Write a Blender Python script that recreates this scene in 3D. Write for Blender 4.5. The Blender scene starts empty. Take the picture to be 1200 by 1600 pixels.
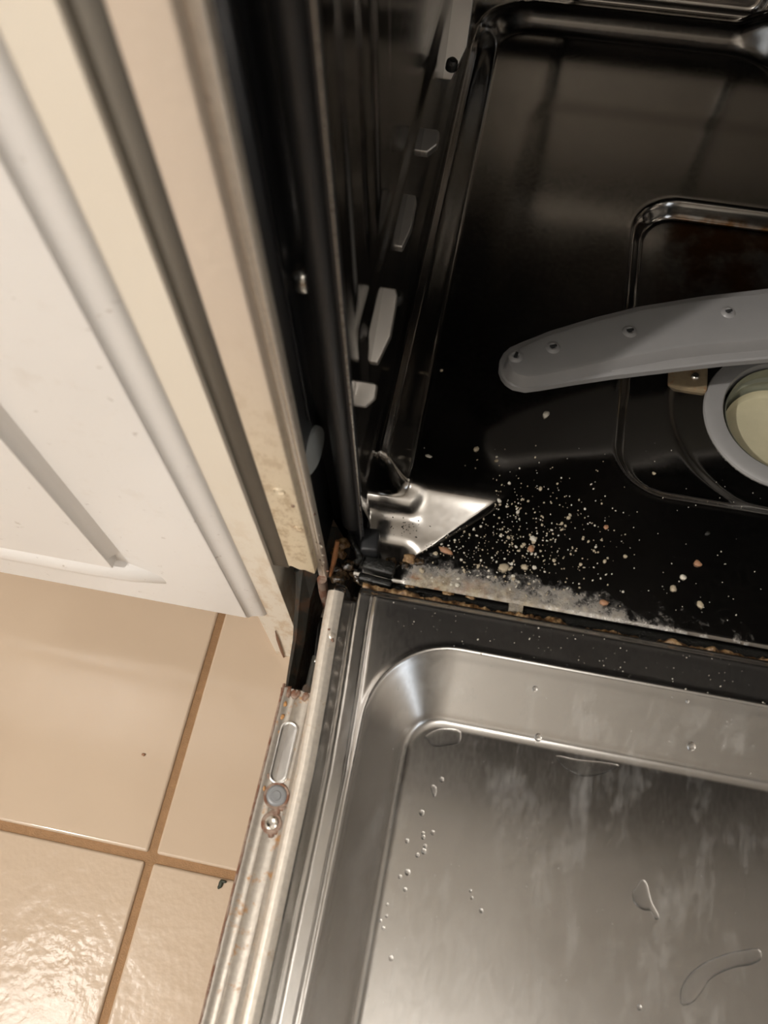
import bpy, bmesh, math, random
import numpy as np
from mathutils import Vector, Matrix

random.seed(7)
rng = np.random.default_rng(7)
S = bpy.context.scene
COL = S.collection

# ------------------------------------------------------------------ camera
RM = np.array([[0.98141613, 0.19142952, -0.01330842],
               [0.16775217, -0.88956650, -0.42488900],
               [-0.09317502, 0.41476040, -0.90514763]])      # rows: right, down, forward
CAM = np.array([0.0541, -0.1485, 0.6200])
FPX = 1274.0
cam_data = bpy.data.cameras.new('camera')
cam_data.sensor_fit = 'HORIZONTAL'
cam_data.sensor_width = 36.0
cam_data.lens = 36.0 * FPX / 1200.0
cam_data.clip_start = 0.01
cam_data.dof.use_dof = True
cam_data.dof.focus_distance = 0.56
cam_data.dof.aperture_fstop = 13.0
cam = bpy.data.objects.new('camera', cam_data)
COL.objects.link(cam)
M = Matrix.Identity(4)
for i in range(3):
    M[i][0] = RM[0][i]
    M[i][1] = -RM[1][i]
    M[i][2] = -RM[2][i]
    M[i][3] = CAM[i]
cam.matrix_world = M
S.camera = cam

# ------------------------------------------------------------------ light and exposure
S.view_settings.view_transform = 'Standard'
S.view_settings.look = 'None'
S.view_settings.gamma = 1.0
S.view_settings.use_curve_mapping = False
S.view_settings.exposure = -0.12
world = bpy.data.worlds.new('world')
S.world = world
world.use_nodes = True
world.node_tree.nodes['Background'].inputs[0].default_value = (1.0, 0.93, 0.85, 1)
world.node_tree.nodes['Background'].inputs[1].default_value = 0.05


def area(name, loc, target, size, power, color, shape='DISK', size_y=None):
    l = bpy.data.lights.new(name, 'AREA')
    l.shape = shape
    l.size = size
    if size_y:
        l.size_y = size_y
    l.energy = power
    l.color = color
    o = bpy.data.objects.new(name, l)
    COL.objects.link(o)
    o.location = loc
    d = Vector(target) - Vector(loc)
    o.rotation_euler = d.to_track_quat('-Z', 'Y').to_euler()
    return o


area('ceiling_spot_light', (-1.16, -1.12, 2.32), (0, 0, 0.2), 0.05, 44.0, (1.0, 0.955, 0.905))
area('front_fill_light', (-0.90, -2.22, 1.60), (0, 0, 0.3), 1.1, 17.0, (1.0, 0.955, 0.905), 'RECTANGLE', 0.8)  # added broad fill from the front to brighten the upright faces
for loc, watts in (((-.90, -.66, 2.12), 11.5), ((.25, -.80, 2.12), 9.0)):     # two added point fills that brighten the ceiling and the glossy reflections
    pt = bpy.data.lights.new('ceiling_fill_light', 'POINT')
    pt.energy = watts
    pt.shadow_soft_size = .16
    pt.color = (1.0, 0.95, 0.89)
    pto = bpy.data.objects.new('ceiling_fill_light', pt)
    COL.objects.link(pto)
    pto.location = loc
area('window_daylight', (1.98, -1.35, 1.45), (0.1, 0, 0.2), 0.8, 5.0, (0.78, 0.88, 1.0), 'RECTANGLE', 1.0)


# ------------------------------------------------------------------ helpers
def ray(px, py):
    return RM.T @ np.array([(px - 600) / FPX, (py - 800) / FPX, 1.0])


def at_z(px, py, z):            # where a line of sight meets a level at height z
    d = ray(px, py)
    return CAM + d * (z - CAM[2]) / d[2]


def at_y(px, py, y):
    d = ray(px, py)
    return CAM + d * (y - CAM[1]) / d[1]


def at_x(px, py, x):
    d = ray(px, py)
    return CAM + d * (x - CAM[0]) / d[0]


def on_surface(px, py, fn, z0):
    z = z0
    for _ in range(12):
        p = at_z(px, py, z)
        z = 0.5 * z + 0.5 * float(fn(np.array([p[0]]), np.array([p[1]]))[0])
    return at_z(px, py, z)


def tag(o, label=None, cat=None, group=None, kind=None):
    if label:
        o['label'] = label
    if cat:
        o['category'] = cat
    if group:
        o['group'] = group
    if kind:
        o['kind'] = kind
    return o


def empty(name, loc=(0, 0, 0)):
    o = bpy.data.objects.new(name, None)
    o.empty_display_size = 0.02
    o.location = loc
    COL.objects.link(o)
    return o


def link(name, mesh, mat=None, parent=None, smooth=True):
    o = bpy.data.objects.new(name, mesh)
    COL.objects.link(o)
    if mat is not None:
        mesh.materials.clear()
        mesh.materials.append(mat)
    if smooth:
        mesh.polygons.foreach_set('use_smooth', [True] * len(mesh.polygons))
    if parent is not None:
        o.parent = parent
        if parent.location.length > 0 and parent.parent is None:
            o.matrix_parent_inverse = Matrix.Translation(-parent.location)
    return o


def from_data(name, verts, faces, mat, parent=None, smooth=True):
    me = bpy.data.meshes.new(name)
    me.from_pydata([tuple(map(float, v)) for v in verts], [], faces)
    me.validate()
    me.update()
    return link(name, me, mat, parent, smooth)


def from_bm(name, bm, mat, parent=None, smooth=True, sharp=None):
    me = bpy.data.meshes.new(name)
    bm.normal_update()
    if sharp is not None:
        for e in bm.edges:
            if len(e.link_faces) == 2 and e.calc_face_angle(0) > sharp:
                e.smooth = False
    bm.to_mesh(me)
    bm.free()
    return link(name, me, mat, parent, smooth)


def box_bm(x0, x1, y0, y1, z0, z1, bevel=0.0, seg=2):
    bm = bmesh.new()
    bmesh.ops.create_cube(bm, size=1.0)
    for v in bm.verts:
        v.co = Vector((x0 + (v.co.x + .5) * (x1 - x0), y0 + (v.co.y + .5) * (y1 - y0), z0 + (v.co.z + .5) * (z1 - z0)))
    if bevel > 0:
        bmesh.ops.bevel(bm, geom=list(bm.edges), offset=bevel, segments=seg, profile=0.5, affect='EDGES')
    return bm


def flat_faces(o):
    w_ = o.modifiers.new('weighted_normals', 'WEIGHTED_NORMAL')
    w_.keep_sharp = True
    w_.weight = 100


def box(name, x0, x1, y0, y1, z0, z1, mat, parent=None, bevel=0.0, seg=2):
    o = from_bm(name, box_bm(x0, x1, y0, y1, z0, z1, bevel, seg), mat, parent, True, math.radians(40))
    if bevel > 0:
        flat_faces(o)
    return o


def extrude_profile(name, prof, a, b, axis, mat, parent=None, closed=True, sharp=math.radians(38), bend=None):
    """prof: list of 2-D points; the profile runs from a to b along axis ('z': prof is x,y; 'y': prof is x,z; 'x': prof is y,z)."""
    n = len(prof)
    stations = [a, b] if bend is None else bend
    verts, faces = [], []
    for s in stations:
        for p in prof:
            if axis == 'z':
                verts.append((p[0], p[1], s))
            elif axis == 'y':
                verts.append((p[0], s, p[1]))
            else:
                verts.append((s, p[0], p[1]))
    m = len(stations)
    for k in range(m - 1):
        for i in range(n if closed else n - 1):
            j = (i + 1) % n
            faces.append((k * n + i, k * n + j, (k + 1) * n + j, (k + 1) * n + i))
    if closed:
        faces.append(tuple(range(n)))
        faces.append(tuple(range((m - 1) * n, m * n)))
    bm = bmesh.new()
    vs = [bm.verts.new(v) for v in verts]
    for f in faces:
        bm.faces.new([vs[i] for i in f])
    bmesh.ops.recalc_face_normals(bm, faces=bm.faces)
    return from_bm(name, bm, mat, parent, True, sharp)


def grid_mesh(name, us, vs, fn, mat, parent=None, flip=False, keep=None):
    """a sheet: fn(U, V) gives arrays X, Y, Z; keep drops cells"""
    U, V = np.meshgrid(us, vs, indexing='ij')
    X, Y, Z = fn(U, V)
    P = np.stack([X, Y, Z], -1).reshape(-1, 3)
    nu, nv = len(us), len(vs)
    idx = np.arange(nu * nv).reshape(nu, nv)
    q = np.stack([idx[:-1, :-1], idx[1:, :-1], idx[1:, 1:], idx[:-1, 1:]], -1)
    if keep is not None:
        uc, vc = np.meshgrid((us[:-1] + us[1:]) / 2, (vs[:-1] + vs[1:]) / 2, indexing='ij')
        q = q[keep(uc, vc)]
    q = q.reshape(-1, 4)
    if flip:
        q = q[:, ::-1]
    me = bpy.data.meshes.new(name)
    me.vertices.add(len(P))
    me.vertices.foreach_set('co', P.astype(np.float32).ravel())
    me.loops.add(len(q) * 4)
    me.loops.foreach_set('vertex_index', q.astype(np.int32).ravel())
    me.polygons.add(len(q))
    me.polygons.foreach_set('loop_start', np.arange(0, len(q) * 4, 4, dtype=np.int32))
    me.polygons.foreach_set('loop_total', np.full(len(q), 4, dtype=np.int32))
    me.update(calc_edges=True)
    me.validate()
    return link(name, me, mat, parent)


def tube(name, pts, r, mat, parent=None, seg=10, closed=False):
    pts = [Vector(p) for p in pts]
    n = len(pts)
    rs = r if isinstance(r, (list, tuple)) else [r] * n
    verts, faces = [], []
    up = None
    for i, p in enumerate(pts):
        t = (pts[min(i + 1, n - 1)] - pts[max(i - 1, 0)]).normalized()
        if up is None:
            up = Vector((0, 0, 1)) if abs(t.z) < .9 else Vector((1, 0, 0))
        a = t.cross(up).normalized()
        b = a.cross(t).normalized()
        up = b
        for k in range(seg):
            w = 2 * math.pi * k / seg
            verts.append(p + rs[i] * (math.cos(w) * a + math.sin(w) * b))
    for i in range(n - 1):
        for k in range(seg):
            l = (k + 1) % seg
            faces.append((i * seg + k, i * seg + l, (i + 1) * seg + l, (i + 1) * seg + k))
    faces.append(tuple(range(seg)))
    faces.append(tuple(range((n - 1) * seg, n * seg)))
    bm = bmesh.new()
    vs = [bm.verts.new(v) for v in verts]
    for f in faces:
        bm.faces.new([vs[i] for i in f])
    bmesh.ops.recalc_face_normals(bm, faces=bm.faces)
    return from_bm(name, bm, mat, parent, True, math.radians(50))


def lathe(name, prof, centre, axis, mat, parent=None, seg=40, sharp=math.radians(40)):
    """prof: (radius, height) pairs turned about an axis through centre"""
    z = Vector(axis).normalized()
    x = z.orthogonal().normalized()
    y = z.cross(x)
    c = Vector(centre)
    bm = bmesh.new()
    rings = []
    for r, h in prof:
        if r < 1e-7:
            rings.append([bm.verts.new(c + z * h)])
        else:
            rings.append([bm.verts.new(c + z * h + r * (math.cos(2 * math.pi * k / seg) * x + math.sin(2 * math.pi * k / seg) * y)) for k in range(seg)])
    for A, B in zip(rings[:-1], rings[1:]):
        for k in range(seg):
            l = (k + 1) % seg
            if len(A) == 1 and len(B) == 1:
                continue
            if len(A) == 1:
                bm.faces.new([A[0], B[k], B[l]])
            elif len(B) == 1:
                bm.faces.new([A[k], A[l], B[0]])
            else:
                bm.faces.new([A[k], A[l], B[l], B[k]])
    bmesh.ops.recalc_face_normals(bm, faces=bm.faces)
    return from_bm(name, bm, mat, parent, True, sharp)


def smooth(a, b, x):
    t = np.clip((x - a) / (b - a), 0, 1)
    return t * t * (3 - 2 * t)


def rr_sdf(X, Y, x0, x1, y0, y1, r):
    """signed distance to a rounded rectangle, negative inside"""
    cx, cy, hx, hy = (x0 + x1) / 2, (y0 + y1) / 2, (x1 - x0) / 2, (y1 - y0) / 2
    qx, qy = np.abs(X - cx) - hx + r, np.abs(Y - cy) - hy + r
    return np.hypot(np.maximum(qx, 0), np.maximum(qy, 0)) + np.minimum(np.maximum(qx, qy), 0) - r


def vnoise(P, scale, seed=0):
    """cheap value noise on (n,3) points"""
    r = np.random.default_rng(seed)
    table = r.random(4096)
    Q = P * scale
    i = np.floor(Q).astype(int)
    f = Q - i
    f = f * f * (3 - 2 * f)
    out = 0
    for dx in (0, 1):
        for dy in (0, 1):
            for dz in (0, 1):
                h = ((i[:, 0] + dx) * 73856093 ^ (i[:, 1] + dy) * 19349663 ^ (i[:, 2] + dz) * 83492791) & 4095
                w = (f[:, 0] if dx else 1 - f[:, 0]) * (f[:, 1] if dy else 1 - f[:, 1]) * (f[:, 2] if dz else 1 - f[:, 2])
                out = out + w * table[h]
    return out


def lump(name, centre, size, mat, parent=None, seed=0, sub=3, rough=0.45, scale=None):
    """an irregular crumb-like clod"""
    bm = bmesh.new()
    bmesh.ops.create_icosphere(bm, subdivisions=sub, radius=1.0)
    P = np.array([v.co[:] for v in bm.verts])
    n = vnoise(P + 31 * seed, scale or 1.7, seed)
    n2 = vnoise(P + 11 * seed, 4.0, seed + 5)
    for v, a, b in zip(bm.verts, n, n2):
        k = 1 + rough * (a - .5) * 2 + rough * .5 * (b - .5)
        v.co = Vector((centre[0] + v.co.x * size[0] * k, centre[1] + v.co.y * size[1] * k, centre[2] + v.co.z * size[2] * k))
    return from_bm(name, bm, mat, parent)


# ------------------------------------------------------------------ materials
class Mat:
    def __init__(self, name, color=(.8, .8, .8), rough=.5, metal=0.0, **kw):
        self.m = bpy.data.materials.new(name)
        self.m.use_nodes = True
        self.t = self.m.node_tree
        self.b = self.t.nodes['Principled BSDF']
        self.b.inputs['Base Color'].default_value = (*color, 1)
        self.b.inputs['Roughness'].default_value = rough
        self.b.inputs['Metallic'].default_value = metal
        for k, v in kw.items():
            self.b.inputs[k].default_value = v
        self.co = None

    def n(self, typ, **kw):
        node = self.t.nodes.new(typ)
        for k, v in kw.items():
            if hasattr(node, k):
                setattr(node, k, v)
            else:
                node.inputs[k].default_value = v
        return node

    def l(self, a, b):
        self.t.links.new(a, b)

    def coord(self, scale=(1, 1, 1), which='Object'):
        if self.co is None:
            self.co = self.n('ShaderNodeTexCoord')
        if which == 'World':
            g = self.n('ShaderNodeNewGeometry')
            src = g.outputs['Position']
        else:
            src = self.co.outputs[which]
        mp = self.n('ShaderNodeMapping')
        mp.inputs['Scale'].default_value = scale
        self.l(src, mp.inputs['Vector'])
        return mp.outputs['Vector']

    def noise(self, scale, detail=4, rough=.55, stretch=(1, 1, 1), dist=0.0):
        nz = self.n('ShaderNodeTexNoise')
        nz.inputs['Scale'].default_value = scale
        nz.inputs['Detail'].default_value = detail
        nz.inputs['Roughness'].default_value = rough
        nz.inputs['Distortion'].default_value = dist
        self.l(self.coord(stretch), nz.inputs['Vector'])
        return nz.outputs['Fac']

    def ramp(self, fac, stops):
        r = self.n('ShaderNodeValToRGB')
        e = r.color_ramp.elements
        while len(e) < len(stops):
            e.new(.5)
        for el, (p, c) in zip(e, stops):
            el.position = p
            el.color = (c, c, c, 1) if isinstance(c, (int, float)) else (*c, 1)
        self.l(fac, r.inputs['Fac'])
        return r.outputs['Color']

    def mapr(self, v, a, b, c=0.0, d=1.0):
        m = self.n('ShaderNodeMapRange')
        m.interpolation_type = 'SMOOTHSTEP'
        for k, x in zip(('From Min', 'From Max', 'To Min', 'To Max'), (a, b, c, d)):
            m.inputs[k].default_value = x
        self.l(v, m.inputs['Value'])
        return m.outputs['Result']

    def math(self, op, a, b=0.0):
        m = self.n('ShaderNodeMath')
        m.operation = op
        for i, x in enumerate((a, b)):
            if isinstance(x, (int, float)):
                m.inputs[i].default_value = x
            else:
                self.l(x, m.inputs[i])
        return m.outputs[0]

    def mix(self, fac, a, b):
        m = self.n('ShaderNodeMix')
        m.data_type = 'RGBA'
        for s, x in ((0, fac), (6, a), (7, b)):
            if isinstance(x, (int, float)):
                m.inputs[s].default_value = x
            elif isinstance(x, tuple):
                m.inputs[s].default_value = (*x, 1)
            else:
                self.l(x, m.inputs[s])
        return m.outputs[2]

    def xyz(self):
        s = self.n('ShaderNodeSeparateXYZ')
        g = self.n('ShaderNodeNewGeometry')
        self.l(g.outputs['Position'], s.inputs[0])
        return s.outputs

    def bump(self, h, strength=.3, dist=.001):
        b = self.n('ShaderNodeBump')
        b.inputs['Strength'].default_value = strength
        b.inputs['Distance'].default_value = dist
        if self.b.inputs['Normal'].is_linked:
            self.l(self.b.inputs['Normal'].links[0].from_socket, b.inputs['Normal'])
        self.l(h, b.inputs['Height'])
        self.l(b.outputs['Normal'], self.b.inputs['Normal'])

    def set(self, k, sock):
        self.l(sock, self.b.inputs[k])


def plain(name, color, rough=.5, metal=0.0, var=.12, scale=60, bump=0.0, **kw):
    m = Mat(name, color, rough, metal, **kw)
    nz = m.noise(scale)
    lo = tuple(c * (1 - var) for c in color)
    hi = tuple(min(1, c * (1 + var)) for c in color)
    m.set('Base Color', m.mix(nz, lo, hi))
    if bump:
        m.bump(m.noise(scale * 4), bump, .0008)
    return m.m


# glazed floor tile, one batch smooth and one with a rippled glaze
def tile_mat(name, ripple, fine):
    m = Mat(name, (.72, .56, .39), .12)
    a = m.noise(6, 3)
    m.set('Base Color', m.mix(m.mapr(a, .3, .7), (.505, .392, .287), (.54, .424, .314)))
    m.bump(m.noise(22, 2, .4), ripple, .0022)
    m.bump(m.noise(75, 2, .5), fine, .0012)
    m.bump(m.noise(190, 2, .5), fine, .0006)
    m.set('Roughness', m.mapr(m.noise(14, 4), .35, .7, .09, .17))
    return m.m


TILE = tile_mat('glazed_tile', .07, .05)
TILE_RIPPLED = tile_mat('rippled_glazed_tile', .22, .28)
GROUT = plain('brown_grout', (.36, .21, .105), .9, 0, .25, 220, .5)

# white cabinet door, dirty paint
m = Mat('white_cabinet_paint', (.8, .77, .73), .36)
d1 = m.ramp(m.noise(26, 9, .75), [(.56, 0.0), (.68, 1.0)])
d2 = m.ramp(m.noise(130, 4, .65), [(.67, 0.0), (.71, 1.0)])
base = m.mix(m.noise(5, 3), (.79, .77, .74), (.85, .83, .80))
c = m.mix(m.math('MULTIPLY', d1, .16), base, (.52, .42, .30))
c = m.mix(m.math('MULTIPLY', d2, .5), c, (.33, .27, .22))
m.set('Base Color', c)
m.bump(m.noise(70, 4), .05, .0006)
WHITE = m.m

# cream frame board, stained towards its foot
m = Mat('cream_board', (.78, .70, .56), .4)
s = m.xyz()
foot = m.mapr(s['Z'], .34, .06)
st = m.ramp(m.noise(70, 8, .72, (1, 1, .5)), [(.48, 0.0), (.60, 1.0)])
c = m.mix(m.noise(9, 3), (.78, .71, .60), (.83, .77, .66))
c = m.mix(m.math('MULTIPLY', m.math('MULTIPLY', st, foot), .55), c, (.50, .32, .14))
m.set('Base Color', c)
m.bump(m.noise(150, 5), .15, .0006)
CREAM = m.m

# beige chipboard edge with brown specks
m = Mat('beige_board_edge', (.62, .52, .41), .42)
s = m.xyz()
foot = m.mapr(s['Z'], .44, .24)
st = m.ramp(m.noise(150, 6, .75, (1, 1, .6)), [(.50, 0.0), (.62, 1.0)])
st2 = m.ramp(m.noise(48, 6, .75, (1, 1, .6)), [(.55, 0.0), (.64, 1.0)])
c = m.mix(foot, (.64, .54, .44), (.66, .56, .40))
c = m.mix(m.math('MULTIPLY', m.math('MULTIPLY', st, foot), .6), c, (.33, .22, .11))
c = m.mix(m.math('MULTIPLY', m.math('MULTIPLY', st2, foot), .6), c, (.33, .19, .09))
m.set('Base Color', c)
m.bump(m.noise(260, 5), .3, .0008)
BEIGE = m.m


def steel(name, color, rough, stretch=(1, 1, 1), fine=500, bump=.04, smear=.10, dirt=None):
    m = Mat(name, color, rough, 1.0)
    nz = m.noise(fine, 3, .6, stretch)
    big = m.noise(14, 5, .6)
    m.set('Roughness', m.mapr(m.math('ADD', m.math('MULTIPLY', nz, .5), m.math('MULTIPLY', big, .5)), .35, .65, rough - smear / 2, rough + smear / 2))
    m.set('Base Color', m.mix(big, tuple(x * .93 for x in color), tuple(min(1, x * 1.05) for x in color)))
    if bump:
        m.bump(nz, bump, .0003)
    return m


DOOR_STEEL_M = steel('brushed_door_steel', (.62, .605, .585), .22, (1, .3, 1), 700, .012, .05)
m = DOOR_STEEL_M
# dried water marks on the inner panel
sp = m.ramp(m.noise(800, 2, .5), [(.74, 0.0), (.79, 1.0)])
lime = m.ramp(m.noise(38, 7, .7, (1.4, .5, 1)), [(.52, 0.0), (.72, 1.0)])
s = m.xyz()
m.set('Metallic', m.math('SUBTRACT', 1.0, m.math('ADD', m.math('MULTIPLY', sp, .7), m.math('MULTIPLY', m.math('MULTIPLY', lime, m.mapr(s['Y'], -.024, -.040)), .22))))
DOOR_STEEL = m.m

TUB_STEEL = steel('tub_steel', (.42, .405, .385), .16, (1, 1, 1), 300, .0, .06).m
NUB_STEEL = steel('satin_nub_steel', (.52, .49, .45), .42, (1, 1, 1), 300, .0, .06).m
LIP_STEEL = steel('dull_lip_steel', (.36, .345, .32), .28, (1, 1, 1), 300, .0, .06).m
ROOF = plain('dark_tub_roof', (.03, .03, .03), .5, 0, .2, 20)  # near-black colour stands in for shade, so the steel below reflects dark

# tub floor: same steel under a tan film of dirt that gathers along the front edge by the hinge
m = steel('tub_floor_steel', (.42, .405, .385), .15, (1, 1, 1), 300, .0, .06)
s = m.xyz()
near = m.mapr(s['Y'], .040, .010)
side = m.math('MULTIPLY', m.mapr(s['X'], .24, .06), m.mapr(s['X'], .024, .034))
patch = m.math('MULTIPLY', near, m.math('ADD', m.math('MULTIPLY', side, .75), .12))
br = m.noise(120, 7, .75)
film = m.mapr(m.math('ADD', m.math('MULTIPLY', patch, .62), m.math('MULTIPLY', br, .95)), .62, 1.12)
mott = m.mix(m.mapr(m.noise(170, 7, .75), .35, .65), (.13, .095, .055), (.40, .34, .24))
rustn = m.math('MULTIPLY', m.ramp(m.noise(90, 6, .7), [(.5, 0.0), (.62, 1.0)]), m.math('MULTIPLY', m.mapr(s['X'], .10, .04), m.mapr(s['Y'], .036, .020)))
mott = m.mix(rustn, mott, (.21, .09, .03))
m.set('Metallic', m.math('SUBTRACT', 1.0, film))
old = m.b.inputs['Base Color'].links[0].from_socket
m.set('Base Color', m.mix(film, old, mott))
oldr = m.b.inputs['Roughness'].links[0].from_socket
m.set('Roughness', m.math('ADD', oldr, m.math('MULTIPLY', film, .5)))
m.bump(m.math('MULTIPLY', br, film), .5, .0012)
# brown water film standing in the sump recess
bw = m.math('MULTIPLY', m.mapr(s['Y'], .20, .26), m.math('MULTIPLY', m.mapr(s['X'], .155, .18), m.mapr(s['Z'], .1755, .1715)))
c2 = m.b.inputs['Base Color'].links[0].from_socket
m.set('Base Color', m.mix(m.math('MULTIPLY', bw, m.mapr(m.noise(40, 4), .38, .6)), c2, (.22, .11, .035)))
TUB_FLOOR = m.m


def rusty(name, color, rough, metal, amount, rust=(.23, .10, .035), scale=90, pale=None, bump=.16):
    m = Mat(name, color, rough, metal)
    f = m.ramp(m.noise(scale, 8, .72), [(max(0, .62 - amount * .3), 0.0), (.74 - amount * .28, 1.0)])
    f2 = m.noise(scale * 3.3, 5)
    c = m.mix(f2, tuple(x * .75 for x in color), tuple(min(1, x * 1.15) for x in color))
    if pale:
        p = m.ramp(m.noise(scale * .5, 6, .7), [(.48, 0.0), (.6, 1.0)])
        c = m.mix(p, c, pale)
    m.set('Base Color', m.mix(f, c, rust))
    m.set('Metallic', m.math('MULTIPLY', m.math('SUBTRACT', 1.0, f), metal))
    m.set('Roughness', m.math('ADD', rough, m.math('MULTIPLY', f, .4)))
    m.bump(m.noise(scale * 2.5, 6), bump, .001)
    return m.m


FLANGE = rusty('stained_flange_steel', (.66, .60, .52), .42, .55, .12, (.42, .27, .13), 110)
HINGE_PLATE = rusty('rust_spotted_plate', (.42, .38, .33), .44, .65, .22, (.38, .19, .06), 130)
RUST_EDGE = rusty('corroded_edge', (.30, .22, .17), .6, .4, .6, (.16, .07, .04), 160)
HINGE = rusty('dark_greasy_hinge', (.028, .027, .022), .5, .3, .45, (.05, .025, .011), 90, None, .3)
TRIM = rusty('worn_trim_steel', (.78, .70, .60), .30, .55, .06, (.18, .10, .06), 120)
BLACK = plain('black_bitumen_coat', (.012, .012, .013), .35, 0, .3, 60, .15)
RUBBER = plain('black_rubber', (.011, .0115, .0125), .48, 0, .3, 120, .10)
WETBLACK = plain('wet_black_plastic', (.007, .007, .006), .16, 0, .4, 260, .6)
OUTER = plain('white_outer_panel', (.78, .74, .68), .35, 0, .05, 30)
DARKVOID = plain('dark_base_housing', (.018, .016, .014), .7, 0, .3, 40)
GREYPLASTIC = plain('grey_spray_plastic', (.195, .19, .186), .38, 0, .06, 70, .05)
FILTERGREY = plain('grey_filter_plastic', (.21, .205, .20), .4, 0, .10, 60, .05)
FILTERCREAM = plain('yellowed_filter_mesh', (.44, .40, .27), .5, 0, .14, 90, .1)
FILTERSIDE = plain('green_grey_filter_wall', (.20, .205, .15), .45, 0, .14, 90, .1)
CAPGREY = plain('grey_plastic_cap', (.20, .205, .21), .3, 0, .1, 80)
PLUG = plain('pale_plastic_plug', (.42, .44, .43), .4, 0, .08, 60)
SCREW = plain('bright_screw_steel', (.66, .63, .58), .22, 1.0, .1, 300)
SLOT = plain('black_opening', (.004, .004, .004), .8, 0, .1, 40)
WALLPAINT = plain('room_wall_paint', (.78, .75, .70), .7, 0, .04, 8)
CEILPAINT = plain('ceiling_paint', (.80, .78, .74), .8, 0, .03, 8)
COUNTER = plain('countertop_laminate', (.07, .06, .05), .4, 0, .3, 60)
CLOTH = plain('dark_cloth', (.2, .15, .12), .8)

m = Mat('brown_grime', (.2, .12, .06), .35)
c = m.ramp(m.noise(180, 7, .7), [(.32, (.02, .014, .008)), (.46, (.13, .065, .024)), (.58, (.30, .19, .09)), (.72, (.46, .36, .22))])
m.set('Base Color', c)
m.set('Roughness', m.mapr(m.noise(70, 4), .4, .6, .12, .6))
m.bump(m.noise(300, 6), .6, .0015)
GRIME = m.m
m = Mat('dark_wet_grime', (.03, .02, .01), .15)
c = m.ramp(m.noise(200, 7, .7), [(.4, (.008, .007, .005)), (.58, (.05, .03, .015)), (.72, (.22, .14, .07))])
m.set('Base Color', c)
m.bump(m.noise(260, 6), .6, .0015)
WETGRIME = m.m


def crumb_mat(name, lo, hi, rough=.6):
    m = Mat(name, lo, rough)
    oi = m.n('ShaderNodeObjectInfo')
    c = m.mix(m.noise(500, 4), lo, hi)
    m.set('Base Color', c)
    return m.m


CRUMB_TAN = crumb_mat('tan_crumb', (.22, .18, .115), (.46, .39, .28))
CRUMB_PALE = crumb_mat('pale_crumb', (.36, .33, .27), (.62, .58, .49))
CRUMB_BROWN = crumb_mat('reddish_brown_crumb', (.20, .10, .05), (.38, .20, .11))
CRUMB_DARK = crumb_mat('black_crumb', (.006, .006, .005), (.02, .018, .014))
WATER = Mat('water', (1, 1, 1), .02, 0, IOR=1.33).m
WATER.node_tree.nodes['Principled BSDF'].inputs['Transmission Weight'].default_value = 1.0

# ------------------------------------------------------------------ the room (setting)
GX, GY = -0.1075, -0.1590                 # where the two grout lines cross
g = at_z(235, 1340, 0.0)
GX, GY = float(g[0]), float(g[1])
TS, GW = 0.333, 0.0058
floor = box('floor', -1.65, 2.05, -2.3, 0.62, -0.03, -0.0022, GROUT)
tag(floor, 'glazed cream tile floor with brown grout lines', kind='structure')
tile_mesh = None
for i in range(-3, 4):
    for j in range(-4, 2):
        x0, y0 = GX + GW / 2 + i * TS, GY + GW / 2 + j * TS
        bm = box_bm(0, TS - GW, 0, TS - GW, -0.008, 0.0, 0.0022, 3) if tile_mesh is None else None
        if bm is not None:
            t = from_bm('tile', bm, TILE, floor)
            tile_mesh = t.data
        else:
            t = link('tile', tile_mesh, None, floor, False)
        flat_faces(t)
        if j < 0:
            t.material_slots[0].link = 'OBJECT'
            t.material_slots[0].material = TILE_RIPPLED
        t.location = (x0, y0, 0.0004 * ((i * 3 + j * 5) % 3 - 1) * .4)

wb = box('wall_back', -1.65, 2.05, .62, .66, -.03, 2.44, WALLPAINT)
tag(wb, kind='structure')
wf = box('wall_front', -1.65, 2.05, -2.34, -2.3, -.03, 2.44, WALLPAINT)
tag(wf, kind='structure')
wl = box('wall_left', -1.69, -1.65, -2.34, .66, -.03, 2.44, WALLPAINT)
tag(wl, kind='structure')
wr = box('wall_right', 2.05, 2.09, -2.34, .66, -.03, 2.44, WALLPAINT)
tag(wr, kind='structure')
ce = box('ceiling', -1.69, 2.09, -2.34, .66, 2.40, 2.44, CEILPAINT)
tag(ce, kind='structure')

# ------------------------------------------------------------------ the white base cabinet at the left
cab = empty('base_cabinet', (-0.28, 0.02, 0))
tag(cab, 'white kitchen base cabinet with grooved door left of the open dishwasher', 'cabinet')
YF = -0.006                                # face of the cabinet door
xd = float(at_y(240, 680, YF)[0])          # where the face turns into the edge moulding
pts_d = [at_y(0, 247, YF)[0], at_y(387, 968, YF)[0]]
xd = float(sum(pts_d) / 2)
YC = -0.0008
pts_c = [at_y(0, 67, YC)[0], at_y(417, 960, YC)[0]]
xc = float(sum(pts_c) / 2)
ZB = float((at_y(0, 893, YF)[2] + at_y(387, 968, YF)[2]) / 2)
xe0 = float((at_y(0, 685, YF)[0] + at_y(154, 862, YF)[0]) / 2)
xe1 = float((at_y(0, 629, YF)[0] + at_y(183, 856, YF)[0]) / 2)
ZE = float(at_y(160, 858, YF)[2])
print('cabinet', xd, xc, ZB, xe0, xe1, ZE)
ZT = 0.80
# door slab, its face stepping back 2 mm right of the panel moulding
door = box('door', -.62, xd, YF, -.0004, ZB, ZT, WHITE, cab, .0012)
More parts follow.
